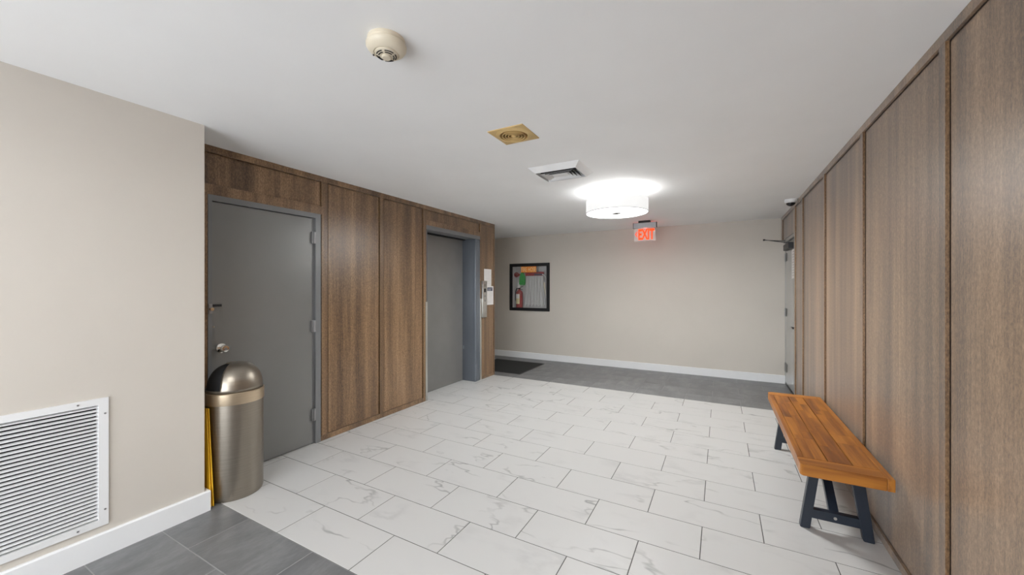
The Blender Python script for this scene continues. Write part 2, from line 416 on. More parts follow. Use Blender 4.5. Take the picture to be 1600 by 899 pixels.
g = thing('return_air_grille', (XN, (GY0 + GY1) / 2, GZ0), 'large white louvered return air grille low on the beige wall', 'grille')
fr = MB().ring_plate((GY0, GY1, GZ0, GZ1), (GY0 + 0.037, GY1 - 0.037, GZ0 + 0.034, GZ1 - 0.034), 'x', XN, XN + 0.009)
fr.ring_plate((GY0 + 0.033, GY1 - 0.033, GZ0 + 0.030, GZ1 - 0.030), (GY0 + 0.037, GY1 - 0.037, GZ0 + 0.034, GZ1 - 0.034), 'x', XN - 0.02, XN)
fr.build('frame', 'white', g)
NS = 31; zb, zt = GZ0 + 0.036, GZ1 - 0.036; pitch = (zt - zb) / NS
ym = (GY0 + GY1) / 2
sl = None
for i in range(NS):
    zc = zb + (i + 0.5) * pitch
    if sl is None:
        h2, tt = 0.0048, 0.0011
        sl = MB().prism([(XN - 0.012, zc + h2 + tt - 0.0005), (XN - 0.012, zc + h2 - tt - 0.0005), (XN + 0.001, zc - h2 + 0.001), (XN + 0.003, zc - h2 + 0.0010), (XN + 0.003, zc - h2 + 0.0042), (XN + 0.001, zc - h2 + 0.0050)], 'y', GY0 + 0.037, GY1 - 0.037).build('slat', 'white', g, origin=(XN, ym, zc))
    else: clone(sl, g, (XN, ym, zc))
for yy in (0.36, 0.02): MB().box(XN - 0.018, XN - 0.0125, yy - 0.004, yy + 0.004, zb, zt).build('mullion', 'white', g)
MB().box(XN - 0.045, XN - 0.035, GY0 + 0.036, GY1 - 0.036, GZ0 + 0.034, GZ1 - 0.034).build('filter', 'dark', g)  # dark sheet added behind the slats so their gaps look shaded
for y, z in ((GY1 - 0.013, 0.744), (GY1 - 0.013, 0.243), (GY1 - 0.11, GZ1 - 0.016), (GY1 - 0.11, GZ0 + 0.016), (0.31, GZ1 - 0.016), (0.31, GZ0 + 0.016)):
    MB().cyl((XN + 0.009, y, z), (XN + 0.0112, y, z), 0.0045, 12).build('screw', 'hinge', g)

# ------------------------------------------------------------------ left wood wall: core, panels, battens, rails
D0, D1, DZ = 1.357, 2.231, 2.068          # door opening outer frame
E0, E1, EZ = 3.660, 4.865, 2.178          # lift opening outer frame
XP = XL - T                                # panel face
core = MB()
for y0, y1, z0, z1 in ((YC, D0, 0, H), (D0, D1, DZ, H), (D1, E0, 0, H), (E0, E1, EZ, H), (E1, YE, 0, H)):
    core.box(-3.30, XP - 0.012, y0, y1, z0, z1)
wall_left = tag(core.build('wall_left', 'wood'), 'dark wood panelled wall around the grey door and the lift', 'wall', kind='structure')
def wpanel(w, xa, xb, y0, y1, z0, z1): MB().box(xa, xb, y0, y1, z0, z1).build('panel', 'wood', w, origin=(xa, y0, z0))
def wbat(w, name, xa, xb, y0, y1, z0, z1): MB().box(xa, xb, y0, y1, z0, z1, bev=0.001, seg=1).build(name, 'wood', w, origin=(xa, y0, z0))
xa, xb = XP - 0.012, XP
RZ = 0.048
SG = 0.008                                 # shadow gap beside a batten and under the top rail
ZT = H - RZ - SG
wpanel(wall_left, xa, xb, YC + 0.002, 2.243 - SG, DZ + 0.075, ZT)
wpanel(wall_left, xa, xb, 2.303 + 0.013, 2.925 - SG, RZ + 0.003, ZT)
wpanel(wall_left, xa, xb, 2.979 + 0.013, 3.606 - SG, RZ + 0.003, ZT)
wpanel(wall_left, xa, xb, 3.660, E1 - SG, EZ + 0.064, ZT)
wpanel(wall_left, xa, xb, E1 + 0.001, YE - 0.018 - SG, 0.030, ZT)
ba, bb_ = XP, XL
for y0, y1 in ((2.243, 2.303), (2.925, 2.979), (3.606, 3.660)): wbat(wall_left, 'batten', ba, bb_, y0, y1, RZ, H - RZ)
wbat(wall_left, 'batten', ba, bb_, YE - 0.018, YE, 0, H - RZ)
wbat(wall_left, 'top_rail', ba, bb_, YC + 0.002, YE, H - RZ, H)
wbat(wall_left, 'bottom_rail', ba, bb_, D1 + 0.001, E0 - 0.006, 0, RZ)
wbat(wall_left, 'bottom_rail', ba, bb_, E1 + 0.02, YE - 0.018, 0, 0.03)
wbat(wall_left, 'door_rail', ba, bb_, YC + 0.002, 2.243, DZ, DZ + 0.075)
wbat(wall_left, 'batten', ba, bb_, YC + 0.002, D0, 0.001, DZ)
wbat(wall_left, 'lift_rail', ba, bb_, 3.660, E1, EZ, EZ + 0.064)
wbat(wall_left, 'batten', ba, bb_, E1, E1 + 0.022, EZ, H - RZ)

# grey service door
d1 = thing('door_1', (XL, (D0 + D1) / 2, 0), 'grey painted steel door behind the trash can', 'door', kind='structure')
fm = MB()
fx0, fx1 = -3.30, XL + 0.003
fm.box(fx0, fx1, D0, D0 + 0.026, 0, DZ).box(fx0, fx1, D1 - 0.05, D1, 0, DZ).box(fx0, fx1, D0 + 0.026, D1 - 0.05, DZ - 0.042, DZ)
fm.build('door_frame', 'frame', d1)
LY0, LY1, LZ = D0 + 0.029, D1 - 0.075, DZ - 0.047
MB().box(-3.256, XL - 0.014, LY0, LY1, 0.008, LZ, bev=0.0015, seg=1).build('door_leaf', 'door', d1)
MB().box(-3.262, XL - 0.018, LY1 + 0.003, D1 - 0.05, 0, DZ - 0.042).build('door_stop', 'frame', d1)
MB().box(-3.29, -3.264, D0 + 0.026, D1 - 0.05, 0, DZ - 0.042).build('backing', 'dark', d1)
for z in (1.849, 1.056, 0.262):
    hb = MB().box(XL - 0.012, XL + 0.004, LY1 - 0.010, LY1 + 0.026, z - 0.052, z + 0.052)
    hg = hb.build('hinge', 'hinge', d1)
    MB().cyl((XL + 0.008, LY1 + 0.008, z - 0.052), (XL + 0.008, LY1 + 0.008, z + 0.052), 0.0075, 12).build('knuckle', 'hinge', hg, smooth=True)
kx = XL - 0.014; ky, kz = 1.447, 0.958
kn = MB().lathe([(0.0, 0.0), (0.033, 0.0), (0.034, 0.004), (0.026, 0.010), (0.012, 0.014), (0.011, 0.030), (0.020, 0.036), (0.027, 0.046), (0.0275, 0.056), (0.022, 0.064), (0.0, 0.066)], (kx, ky, kz), 'x', 28).build('knob', 'chrome', d1, smooth=True)
MB().cyl((kx + 0.066, ky, kz), (kx + 0.068, ky, kz), 0.009, 12).build('keyhole', 'hinge', kn)
lk = MB().box(XL + 0.003, XL + 0.011, D0 + 0.002, D0 + 0.025, 1.215, 1.285, bev=0.002).build('keeper', 'hinge', d1)
MB().cyl((XL + 0.011, D0 + 0.014, 1.248), (XL + 0.034, D0 + 0.014, 1.248), 0.012, 16).build('lock_cylinder', 'chrome', lk, smooth=True)
MB().box(kx, kx + 0.012, LY0 + 0.002, LY0 + 0.06, 1.263, 1.281, bev=0.002).build('latch', 'black', d1)
MB().cyl((kx, LY0 + 0.012, 1.118), (kx + 0.004, LY0 + 0.012, 1.118), 0.007, 12).build('plug', 'steel', d1)

# lift entrance
ev = thing('door_2', (XL, (E0 + E1) / 2, 0), 'grey lift door in a deep steel surround', 'lift door', kind='structure')
XD = -3.430
hd = MB().box(XD - 0.03, XL + 0.002, E0, E1, EZ - 0.052, EZ, bev=0.002)
hd.build('header', 'frame', ev)
MB().box(XD - 0.03, XL + 0.002, E1 - 0.130, E1, 0, EZ - 0.052, bev=0.010, seg=3).build('jamb', 'jamb', ev, smooth=True)
MB().box(XD - 0.03, XL + 0.002, E0, E0 + 0.012, 0, EZ - 0.052).build('jamb', 'jamb', ev)
MB().box(XD - 0.03, XD, E0 + 0.012, E1 - 0.133, 0.004, EZ - 0.052).build('door_panel', 'elev', ev)
MB().box(XD, XD + 0.05, E0 + 0.012, E1 - 0.130, EZ - 0.067, EZ - 0.052).build('gap_shade_strip', 'dark', ev)  # dark strip stands in for the shaded gap above the lift door
MB().box(XL + 0.002, XL + 0.009, E0 - 0.020, E0 + 0.012, 0.002, 1.225, bev=0.002).build('corner_guard', 'steel', ev)
MB().box(XL + 0.002, XL + 0.009, E1 - 0.004, E1 + 0.030, 0.002, 1.233, bev=0.002).build('corner_guard', 'steel', ev)

# lift call station and notices on the strip of wood beside it
cp = thing('lift_call_panel', (XL, 4.955, 0.945), 'tall narrow steel lift call panel beside the lift jamb', 'call panel')
px0, px1, py0, py1 = XL - T, XL + 0.028, 4.898, 5.016
MB().box(px0, px1, py0, py1, 0.945, 1.505, bev=0.004).build('cover_plate', 'steel', cp, smooth=True)
MB().box(px1, px1 + 0.002, py0 + 0.03, py1 - 0.03, 1.33, 1.385).build('display', 'black', cp)
for z in (1.445, 1.425): MB().cyl((px1, 4.957, z), (px1 + 0.003, 4.957, z), 0.007, 12).build('key_switch', 'black', cp)
for z in (1.27, 1.20): 
    bt = MB().cyl((px1, 4.957, z), (px1 + 0.004, 4.957, z), 0.016, 20).build('button', 'alu', cp, smooth=True)
for k, z in enumerate((1.14, 1.12, 1.10, 1.08, 1.06)): MB().box(px1, px1 + 0.0015, py0 + 0.025, py1 - 0.025, z, z + 0.007).build('engraved_line', 'ink', cp)
def notice(y0, y1, z0, z1, x, label, nlines, head=None):
    t = thing('notice_paper', (x, (y0 + y1) / 2, z0), label, 'notice')
    MB().box(x, x + 0.002, y0, y1, z0, z1).build('sheet', 'paper', t)
    mb = MB(); top = z1 - 0.025
    if head:
        MB().box(x + 0.002, x + 0.0028, y0 + 0.03, y1 - 0.035, z1 - 0.075, z1 - 0.022).build('heading_block', 'navyink', t)
        h = MB()
        for k in range(2): h.box(x + 0.0028, x + 0.0034, y0 + 0.045, y1 - 0.055 - 0.02 * k, z1 - 0.045 - 0.018 * k, z1 - 0.038 - 0.018 * k)
        h.build('heading_lines', 'paper', t); top = z1 - 0.095
    for k in range(nlines):
        zz = top - k * (top - z0 - 0.02) / nlines
        mb.box(x + 0.002, x + 0.0026, y0 + 0.025, y1 - 0.025 - 0.05 * random.random(), zz - 0.0035, zz)
    tag(mb.build('printed_lines', 'ink', t), kind='stuff')
    return t
notice(4.995, 5.205, 1.425, 1.69, XP, 'plain white paper notice, the upper of two beside the lift', 9)
notice(5.035, 5.250, 1.130, 1.424, XL, 'white notice with a dark blue heading, below the plain one', 8, True)
WLx = None

# ------------------------------------------------------------------ back wall with hose cabinet recess
CX0, CX1, CZ0, CZ1 = -3.757, -2.886, 0.941, 1.880           # outer frame
FW = 0.060
wb = MB()
for x0, x1, z0, z1 in ((-5.6, CX0 + 0.03, 0, H), (CX1 - 0.03, 0.96, 0, H), (CX0 + 0.03, CX1 - 0.03, 0, CZ0 + 0.03), (CX0 + 0.03, CX1 - 0.03, CZ1 - 0.03, H)):
    wb.box(x0, x1, YB, YB + 0.24, z0, z1)
tag(wb.build('wall_back', 'wall'), 'beige painted back wall with the fire hose cabinet', 'wall', kind='structure')
tag(MB().prism([(YB, 0), (YB - 0.016, 0), (YB - 0.016, 0.112), (YB - 0.010, 0.118), (YB, 0.118)], 'x', -5.2, 0.845).build('baseboard_back', 'trim'), 'white baseboard along the beige back wall', 'baseboard', kind='structure')
# side passage left of the lift block
tag(MB().box(-5.32, -5.20, YE, YB, 0, H).build('wall_passage_end', 'wall'), 'beige end wall of the passage beyond the lift', 'wall', kind='structure')
tag(MB().box(-5.20, -3.30, YE - 0.12, YE - 0.001, 0, H).build('wall_passage_side', 'wall'), 'beige side wall of the passage behind the lift', 'wall', kind='structure')

hc = thing('fire_hose_cabinet', ((CX0 + CX1) / 2, YB, CZ0), 'black framed glazed fire hose cabinet set in the beige back wall', 'cabinet')
MB().ring_plate((CX0, CX1, CZ0, CZ1), (CX0 + FW, CX1 - FW, CZ0 + FW, CZ1 - FW), 'y', YB - 0.022, YB).build('frame', 'black', hc)
ca, cb, cc, cdz = CX0 + 0.035, CX1 - 0.035, CZ0 + 0.035, CZ1 - 0.035
lin = MB().box(ca, cb, YB + 0.20, YB + 0.21, cc, cdz).box(ca, ca + 0.006, YB, YB + 0.20, cc, cdz).box(cb - 0.006, cb, YB, YB + 0.20, cc, cdz)
lin.box(ca, cb, YB, YB + 0.20, cc, cc + 0.006).box(ca, cb, YB, YB + 0.20, cdz - 0.006, cdz)
lin.build('lining', 'cab', hc)
MB().box(CX0 + FW - 0.004, CX1 - FW + 0.004, YB - 0.012, YB - 0.008, CZ0 + FW - 0.004, CZ1 - FW + 0.004).build('glass_pane', 'glass', hc)
MB().box(-3.500, -3.165, YB - 0.0135, YB - 0.012, 1.700, 1.818).build('sign_plate', 'orange', hc)
text('FIRE HOSE', 'lettering', 'paleletter', hc, (-3.3325, YB - 0.0135, 1.759), 0.315, 0.082, ((1, 0, 0), (0, 0, 1), (0, -1, 0)))
# contents
yc = YB + 0.10
hs = thing('fire_hose', (-3.26, yc, 1.02), 'white canvas hose hung in pleats from a red rack in the cabinet', 'hose')
MB().box(-3.445, -3.055, yc - 0.035, yc + 0.02, 1.635, 1.712, bev=0.006).build('rack_bar', 'red', hs)
MB().box(-3.245, -3.075, yc - 0.037, yc - 0.035, 1.645, 1.672).build('rack_label', 'navyink', hs)
fold = MB(); nf = 17
for i in range(nf):
    x = -3.43 + i * 0.0222; dx = (i - nf / 2 + 0.5) * 0.0034; zl = 1.045 + 0.02 * math.sin(i * 2.1)
    pts = []
    for k in range(7):
        t = k / 6.0; pts.append((x + dx * t + 0.0025 * math.sin(i * 1.7 + t * 6), yc - 0.012 + 0.010 * math.sin(i * 2.3 + t * 3), 1.640 + (zl - 1.640) * t))
    fold.tube(pts, 0.0098, 6)
tag(fold.build('hose_folds', 'hose', hs, smooth=True), kind='stuff')
MB().tube([(-3.075, yc - 0.03, 1.66), (-3.03, yc - 0.03, 1.64), (-2.985, yc - 0.03, 1.55), (-2.965, yc - 0.03, 1.42), (-2.975, yc - 0.03, 1.30), (-3.005, yc - 0.03, 1.20)], 0.012, 8).build('hose_tail', 'hose', hs, smooth=True)
MB().cyl((-3.035, yc - 0.035, 1.50), (-3.005, yc - 0.035, 1.25), 0.020, 12, 0.009).build('nozzle', 'cream', hs, smooth=True)
fe = thing('fire_extinguisher', (-3.585, yc - 0.02, cc + 0.006), 'red fire extinguisher with a pale label at the left of the cabinet', 'extinguisher')
ex, ey, ez = -3.585, yc - 0.02, cc + 0.006
MB().lathe([(0, 0), (0.066, 0), (0.070, 0.006), (0.070, 0.30), (0.062, 0.335), (0.040, 0.360), (0.020, 0.370), (0.018, 0.39), (0, 0.39)], (ex, ey, ez), 'z', 28).build('cylinder_body', 'red', fe, smooth=True)
MB().lathe([(0.0708, 0.09), (0.0708, 0.29)], (ex, ey, ez), 'z', 12, math.radians(195), math.radians(300)).build('label_sticker', 'label', fe, smooth=True)
MB().lathe([(0.0712, 0.20), (0.0712, 0.29)], (ex, ey, ez), 'z', 12, math.radians(200), math.radians(292)).build('label_top', 'paper', fe, smooth=True)
hd_ = MB().box(ex - 0.016, ex + 0.016, ey - 0.016, ey + 0.016, ez + 0.385, ez + 0.42, bev=0.004)
hd_.beam((ex, ey, ez + 0.415), (ex + 0.085, ey, ez + 0.445), 0.018, 0.006, (0, 1, 0)).beam((ex, ey, ez + 0.395), (ex + 0.08, ey, ez + 0.375), 0.018, 0.006, (0, 1, 0))
hd_.build('valve_handle', 'black', fe)
MB().tube([(ex - 0.015, ey, ez + 0.40), (ex - 0.06, ey, ez + 0.40), (ex - 0.085, ey, ez + 0.34), (ex - 0.083, ey, ez + 0.15)], 0.010, 8).build('discharge_hose', 'black', fe, smooth=True)
MB().box(ex - 0.02, ex + 0.028, ey - 0.030, ey - 0.024, ez + 0.415, ez + 0.52, bev=0.002).build('inspection_tag', 'paper', fe)
vv = thing('hose_valve', (-3.64, yc, 1.66), 'dark red hose valve in the upper left of the cabinet', 'valve')
MB().cyl((-3.705, yc + 0.02, 1.66), (-3.50, yc + 0.02, 1.66), 0.022, 14).build('pipe', 'red', vv, smooth=True)
wv = MB().lathe([(0.036, -0.008), (0.050, -0.008), (0.050, 0.008), (0.036, 0.008), (0.036, -0.008)], (-3.64, yc - 0.04, 1.66), 'y', 24)
wv.box(-3.68, -3.60, yc - 0.046, yc - 0.034, 1.654, 1.666).box(-3.646, -3.634, yc - 0.046, yc - 0.034, 1.62, 1.70)
wv.build('hand_wheel', 'red', vv, smooth=True)
MB().cyl((-3.64, yc + 0.02, 1.66), (-3.64, yc - 0.045, 1.66), 0.010, 10).build('stem', 'steel', vv)
gt = thing('plastic_bag', (-3.49, YB + 0.03, 1.447), 'bright green plastic bag hanging in front of the hose', 'bag')
MB().prism([(-3.565, 1.46), (-3.44, 1.445), (-3.422, 1.50), (-3.425, 1.62), (-3.45, 1.66), (-3.50, 1.73), (-3.525, 1.70), (-3.56, 1.60)], 'y', YB + 0.02, YB + 0.045, bev=0.008).build('bag_body', 'green', gt, smooth=True)
MB().tube([(-3.50, YB + 0.033, 1.72), (-3.49, YB + 0.04, 1.76), (-3.47, YB + 0.06, 1.70)], 0.004, 6).build('tie', 'green', gt)

# ------------------------------------------------------------------ right wood wall, door 3
JD = 5.637
wr = MB().box(XR + T + 0.012, 1.0, YBACK, JD + 0.06, 0, H).box(XR + T + 0.012, 1.0, JD + 0.06, YB, 2.085, H)
wall_right = tag(wr.build('wall_right', 'wood'), 'dark wood panelled wall behind the bench', 'wall', kind='structure')
edges = [-2.4, -1.857, -0.857, 0.143, 1.143, 2.144, 3.145, 4.159, 5.158]
xa, xb = XR + T, XR + T + 0.012
ZT = H - 0.045 - SG
for y0, y1 in zip(edges, edges[1:] + [JD]): wpanel(wall_right, xa, xb, y0 + (0.052 if y0 > -2.4 else 0), y1 - SG, 0.048, ZT)
wpanel(wall_right, xa, xb, JD + 0.06, 6.70 - SG, 2.085, ZT)
for y0 in edges[1:]: wbat(wall_right, 'batten', XR, XR + T, y0, y0 + 0.052, 0.045, H - 0.045)
wbat(wall_right, 'batten', XR, XR + T, JD, JD + 0.06, 0.045, H - 0.045)
wbat(wall_right, 'batten', XR, XR + T, 6.70, YB - 0.001, 2.085, H - 0.045)
wbat(wall_right, 'top_rail', XR, XR + T, YBACK, YB - 0.001, H - 0.045, H)
wbat(wall_right, 'bottom_rail', XR, XR + T, YBACK, JD + 0.06, 0, 0.045)
d3 = thing('door_3', (0.83, 6.25, 0), 'grey door at the far end of the right wood wall', 'door', kind='structure')
DX = 0.825
m3, nt3, b3 = mat('glossy_grey_door_paint')
mp3 = coords(nt3); nn3 = noise(nt3, mp3, 3, 2); rr3 = ramp(nt3, [(0.3, (0.40, 0.40, 0.395)), (0.7, (0.43, 0.43, 0.42))]); nt3.links.new(nn3.outputs['Fac'], rr3.inputs[0])
nt3.links.new(rr3.outputs[0], b3.inputs['Base Color']); b3.inputs['Roughness'].default_value = 0.12
MB().box(DX, DX + 0.045, 5.745, 6.745, 0.012, 2.035, bev=0.0015, seg=1).build('door_leaf', m3, d3)
MB().box(0.80, 0.95, JD + 0.06, 5.74, 0, 2.085).box(0.822, 0.95, 6.75, YB - 0.001, 0, 2.085).box(0.80, 0.95, 5.74, 6.75, 2.04, 2.085).build('door_frame', m3, d3)
MB().box(DX + 0.047, DX + 0.055, 5.74, 6.74, 0, 2.04).build('backing', 'dark', d3)
MB().box(DX - 0.006, DX, 5.75, 6.74, 0.012, 0.035).build('door_sweep', 'black', d3)
for z in (1.835, 1.047, 0.255):
    h = MB().box(0.817, 0.822, 6.752, 6.800, z - 0.055, z + 0.055).box(DX - 0.006, DX, 6.62, 6.742, z - 0.055, z + 0.055).build('hinge', 'finial', d3)
    MB().cyl((0.816, 6.747, z - 0.055), (0.816, 6.747, z + 0.055), 0.008, 12).build('knuckle', 'hinge', h, smooth=True)
MB().box(DX - 0.055, DX, 6.10, 6.55, 1.915, 1.995, bev=0.006).build('closer_body', 'black', d3)
ar = MB().beam((DX - 0.028, 6.34, 2.008), (0.535, 6.44, 2.073), 0.022, 0.008, (0, 1, 0)).beam((0.535, 6.44, 2.068), (0.80, 6.60, 2.060), 0.020, 0.008, (0, 1, 0))
ar.cyl((DX - 0.028, 6.34, 1.995), (DX - 0.028, 6.34, 2.016), 0.014, 12).cyl((0.535, 6.44, 2.060), (0.535, 6.44, 2.082), 0.013, 12)
ar.build('closer_arm', 'black', d3)
lev = MB().cyl((DX, 5.82, 0.90), (DX - 0.045, 5.82, 0.90), 0.012, 12).cyl((DX, 5.82, 0.90), (DX - 0.008, 5.82, 0.90), 0.032, 20)
lev.beam((DX - 0.045, 5.81, 0.90), (DX - 0.045, 5.93, 0.90), 0.010, 0.018, (1, 0, 0))
lev.build('lever_handle', 'black', d3)
sg = MB().box(DX - 0.002, DX, 5.95, 6.22, 1.52, 1.90).build('door_sign', 'paper', d3)
sl_ = MB()
for k in range(10): sl_.box(DX - 0.0028, DX - 0.002, 5.98, 6.19 - 0.05 * random.random(), 1.86 - k * 0.034, 1.872 - k * 0.034)
sl_.build('sign_lines', 'ink', sg)

# entrance front behind the camera: wall with a wide glazed opening
wf = MB().box(-3.26, -2.70, YBACK - 0.15, YBACK, 0, H).box(0.30, 1.0, YBACK - 0.15, YBACK, 0, H).box(-2.70, 0.30, YBACK - 0.15, YBACK, 2.36, H)
tag(wf.build('wall_front', 'wall'), 'beige wall around the glazed entrance behind the viewer', 'wall', kind='structure')
w1 = tag(MB().ring_plate((-2.70, 0.30, 0, 2.36), (-2.65, 0.25, 0.05, 2.31), 'y', YBACK - 0.12, YBACK - 0.05).build('window_1', 'black'), 'black framed entrance glazing behind the viewer', 'window', kind='structure')
for x in (-1.72, -0.72): MB().box(x - 0.025, x + 0.025, YBACK - 0.11, YBACK - 0.06, 0.05, 2.31).build('mullion', 'black', w1)

# ------------------------------------------------------------------ ceiling fittings
LX, LY, LZB, LR, LH = -0.967, 4.086, 2.187, 0.3175, 0.134
def drum_lamp(x, y, label, down, up):
    t = thing('ceiling_lamp', (x, y, H), label, 'ceiling lamp')
    MB().lathe([(LR - 0.004, 0), (LR, 0), (LR, LH), (LR - 0.004, LH), (LR - 0.004, 0)], (x, y, LZB), 'z', 72).build('drum_shade', 'shade', t, smooth=True)
    MB().lathe([(0, 0.005), (LR - 0.006, 0.005), (LR - 0.006, 0.009), (0, 0.009)], (x, y, LZB), 'z', 72).build('diffuser', glow('lit_diffuser', (0.985, 1.0, 0.985), down), t, smooth=True)
    MB().lathe([(0.02, LH - 0.036), (LR - 0.012, LH - 0.036), (LR - 0.012, LH - 0.032), (0.02, LH - 0.032), (0.02, LH - 0.036)], (x, y, LZB), 'z', 64).build('uplight_disc', glow('added_uplight_glow', (1.0, 1.0, 0.985), up), t)  # unseen glowing disc added in place of bulbs, for a soft ceiling glow
    MB().lathe([(LR - 0.005, 0), (LR + 0.001, 0.0), (LR + 0.001, 0.004), (LR, 0.004)], (x, y, LZB), 'z', 72).build('rim', 'finial', t, smooth=True)
    MB().lathe([(0, -0.014), (0.010, -0.014), (0.014, -0.006), (0.046, -0.004), (0.046, 0.005), (0, 0.005)], (x, y, LZB), 'z', 32).build('finial', 'finial', t, smooth=True)
    MB().lathe([(0, -0.028), (0.055, -0.028), (0.070, -0.020), (0.072, 0)], (x, y, H), 'z', 32).build('canopy', 'white', t, smooth=True)
    MB().cyl((x, y, LZB + 0.010), (x, y, H - 0.028), 0.006, 10).build('stem', 'white', t)
    for k in range(3):
        a = k * 2 * PI / 3 + 0.4
        MB().cyl((x, y, LZB + LH - 0.02), (x + (LR - 0.004) * math.cos(a), y + (LR - 0.004) * math.sin(a), LZB + LH - 0.012), 0.003, 8).build('spider_arm', 'white', t)
        pass
    return t
drum_lamp(LX, LY, 'lit white drum lamp hanging below the ceiling before the exit sign', SHADE_GLOW, LAMP_POWER)
drum_lamp(-0.967, -0.55, 'added unseen drum lamp lighting the ceiling behind the viewer', SHADE_GLOW * 0.3, LAMP_POWER * 5)  # unseen second lamp, added to brighten the near ceiling

sd = thing('smoke_detector', (-1.205, 1.135, H), 'round cream smoke detector on the ceiling near the viewer', 'smoke detector')
sx, sy = -1.205, 1.135
K = 1.3
def zs(prof): return [(r, z * K) for r, z in prof]
MB().lathe(zs([(0.074, 0.0), (0.076, -0.010), (0.072, -0.014), (0, -0.014)]), (sx, sy, H), 'z', 48).build('base_ring', 'cream', sd, smooth=True)
MB().lathe(zs([(0.072, -0.014), (0.080, -0.018), (0.080, -0.025), (0.073, -0.033), (0.052, -0.044), (0.050, -0.044), (0.049, -0.0425), (0.046, -0.0425), (0.045, -0.046), (0.030, -0.052), (0, -0.052)]), (sx, sy, H), 'z', 48).build('cover', 'cream', sd, smooth=True)
for r0 in (0.036, 0.028):
    for k in range(5):
        a = k * 2 * PI / 5 + 0.3
        MB().lathe([(r0, 0), (r0 + 0.004, 0), (r0 + 0.004, 0.0016), (r0, 0.0016), (r0, 0)], (sx, sy, H - K * (0.0508 if r0 > 0.03 else 0.0533)), 'z', 8, a, a + 0.95).build('vent_slot', 'dark', sd)
MB().lathe(zs([(0.019, -0.052), (0.019, -0.057), (0.016, -0.059), (0, -0.059)]), (sx, sy, H), 'z', 28).build('test_button', 'cream', sd, smooth=True)
MB().cyl((sx - 0.050, sy - 0.022, H - 0.0425 * K), (sx - 0.050, sy - 0.022, H - 0.047 * K), 0.003, 8).build('indicator', 'black', sd)

gd = thing('gold_diffuser', (GX, GY, H), 'small square gold painted vent with concentric rings in the ceiling', 'vent')
gx, gy, gs = GX, GY, GS
gp = MB(); ns = 48; outer = []
for i in range(ns):
    a = 2 * PI * i / ns; c, s_ = math.cos(a), math.sin(a); k = gs / max(abs(c), abs(s_)); outer.append((c * k, s_ * k))
def circ(r, z): return [gp.bm.verts.new((gx + r * math.cos(2 * PI * i / ns), gy + r * math.sin(2 * PI * i / ns), z)) for i in range(ns)]
loops = [[gp.bm.verts.new((gx + p[0], gy + p[1], H)) for p in outer], [gp.bm.verts.new((gx + p[0] * 0.985, gy + p[1] * 0.985, H - 0.005)) for p in outer],
         circ(0.120, H - 0.006), circ(0.112, H - 0.012), circ(0.100, H - 0.015), circ(0.092, H - 0.011), circ(0.086, H + 0.03)]
for A, B in zip(loops, loops[1:]):
    for i in range(ns): gp.bm.faces.new((A[i], A[(i + 1) % ns], B[(i + 1) % ns], B[i]))
bmesh.ops.recalc_face_normals(gp.bm, faces=gp.bm.faces)
gp.build('plate', 'gold', gd, smooth=True)
for r in (0.078, 0.058, 0.038):
    MB().lathe([(r, -0.014), (r - 0.004, 0.028), (r - 0.007, 0.028), (r - 0.007, -0.011), (r - 0.003, -0.015), (r, -0.014)], (gx, gy, H), 'z', 40).build('ring', 'gold', gd, smooth=True)
MB().lathe([(0.0, -0.016), (0.012, -0.015), (0.018, -0.011), (0.010, 0.012), (0, 0.013)], (gx, gy, H), 'z', 28).build('centre_cap', 'gold', gd, smooth=True)
MB().lathe([(0.0, 0.034), (0.085, 0.034), (0.085, 0.04), (0, 0.04)], (gx, gy, H), 'z', 32).build('throat', 'dark', gd)

vt = thing('ceiling_vent', ((VX0 + VX1) / 2, (VY0 + VY1) / 2, H), 'white rectangular stepped air vent in the ceiling before the lamp', 'vent')
def fr_ring(ix, iz0, iz1, w, name, m='white', back=None):
    """sloping picture-frame ring: outer inset ix at height iz0, inner inset ix+w at height iz1"""
    mb = MB(); o = [(VX0 + ix, VY0 + ix), (VX1 - ix, VY0 + ix), (VX1 - ix, VY1 - ix), (VX0 + ix, VY1 - ix)]; j = ix + w
    n_ = [(VX0 + j, VY0 + j), (VX1 - j, VY0 + j), (VX1 - j, VY1 - j), (VX0 + j, VY1 - j)]
    tk = 0.0015
    A = [mb.bm.verts.new((*p, iz0)) for p in o]; B = [mb.bm.verts.new((*p, iz1)) for p in n_]
    A2 = [mb.bm.verts.new((*p, iz0 + tk)) for p in o]; B2 = [mb.bm.verts.new((*p, iz1 + tk)) for p in n_]
    for i in range(4):
        k = (i + 1) % 4
        for n, q in enumerate(((A[i], A[k], B[k], B[i]), (A2[i], B2[i], B2[k], A2[k]), (A[i], A2[i], A2[k], A[k]), (B[i], B[k], B2[k], B2[i]))):
            mb.bm.faces.new(q).material_index = 1 if (n == 1 and back) else 0
    bmesh.ops.recalc_face_normals(mb.bm, faces=mb.bm.faces)
    o = mb.build(name, m, vt)
    if back: o.data.materials.append(M[back])
    return o
DV = 0.044                                  # the grille hangs this far below the ceiling
fr_ring(0.0, H - 0.002, H - DV, 0.046, 'outer_frame')
fr_ring(0.046, H - DV, H + 0.03, 0.003, 'collar')
for ix in (0.078, 0.106, 0.132): fr_ring(ix, H - DV - 0.003, H - DV + 0.034, 0.018, 'vane', 'white', 'black')  # vane backs coloured black to give the shade in the gaps
MB().box(VX0 + 0.158, VX1 - 0.158, VY0 + 0.158, VY1 - 0.158, H - DV, H - DV + 0.004).build('centre_plate', 'white', vt)
MB().box(VX0 + 0.052, VX1 - 0.052, VY0 + 0.052, VY1 - 0.052, H + 0.03, H + 0.035).build('throat', 'dark', vt)

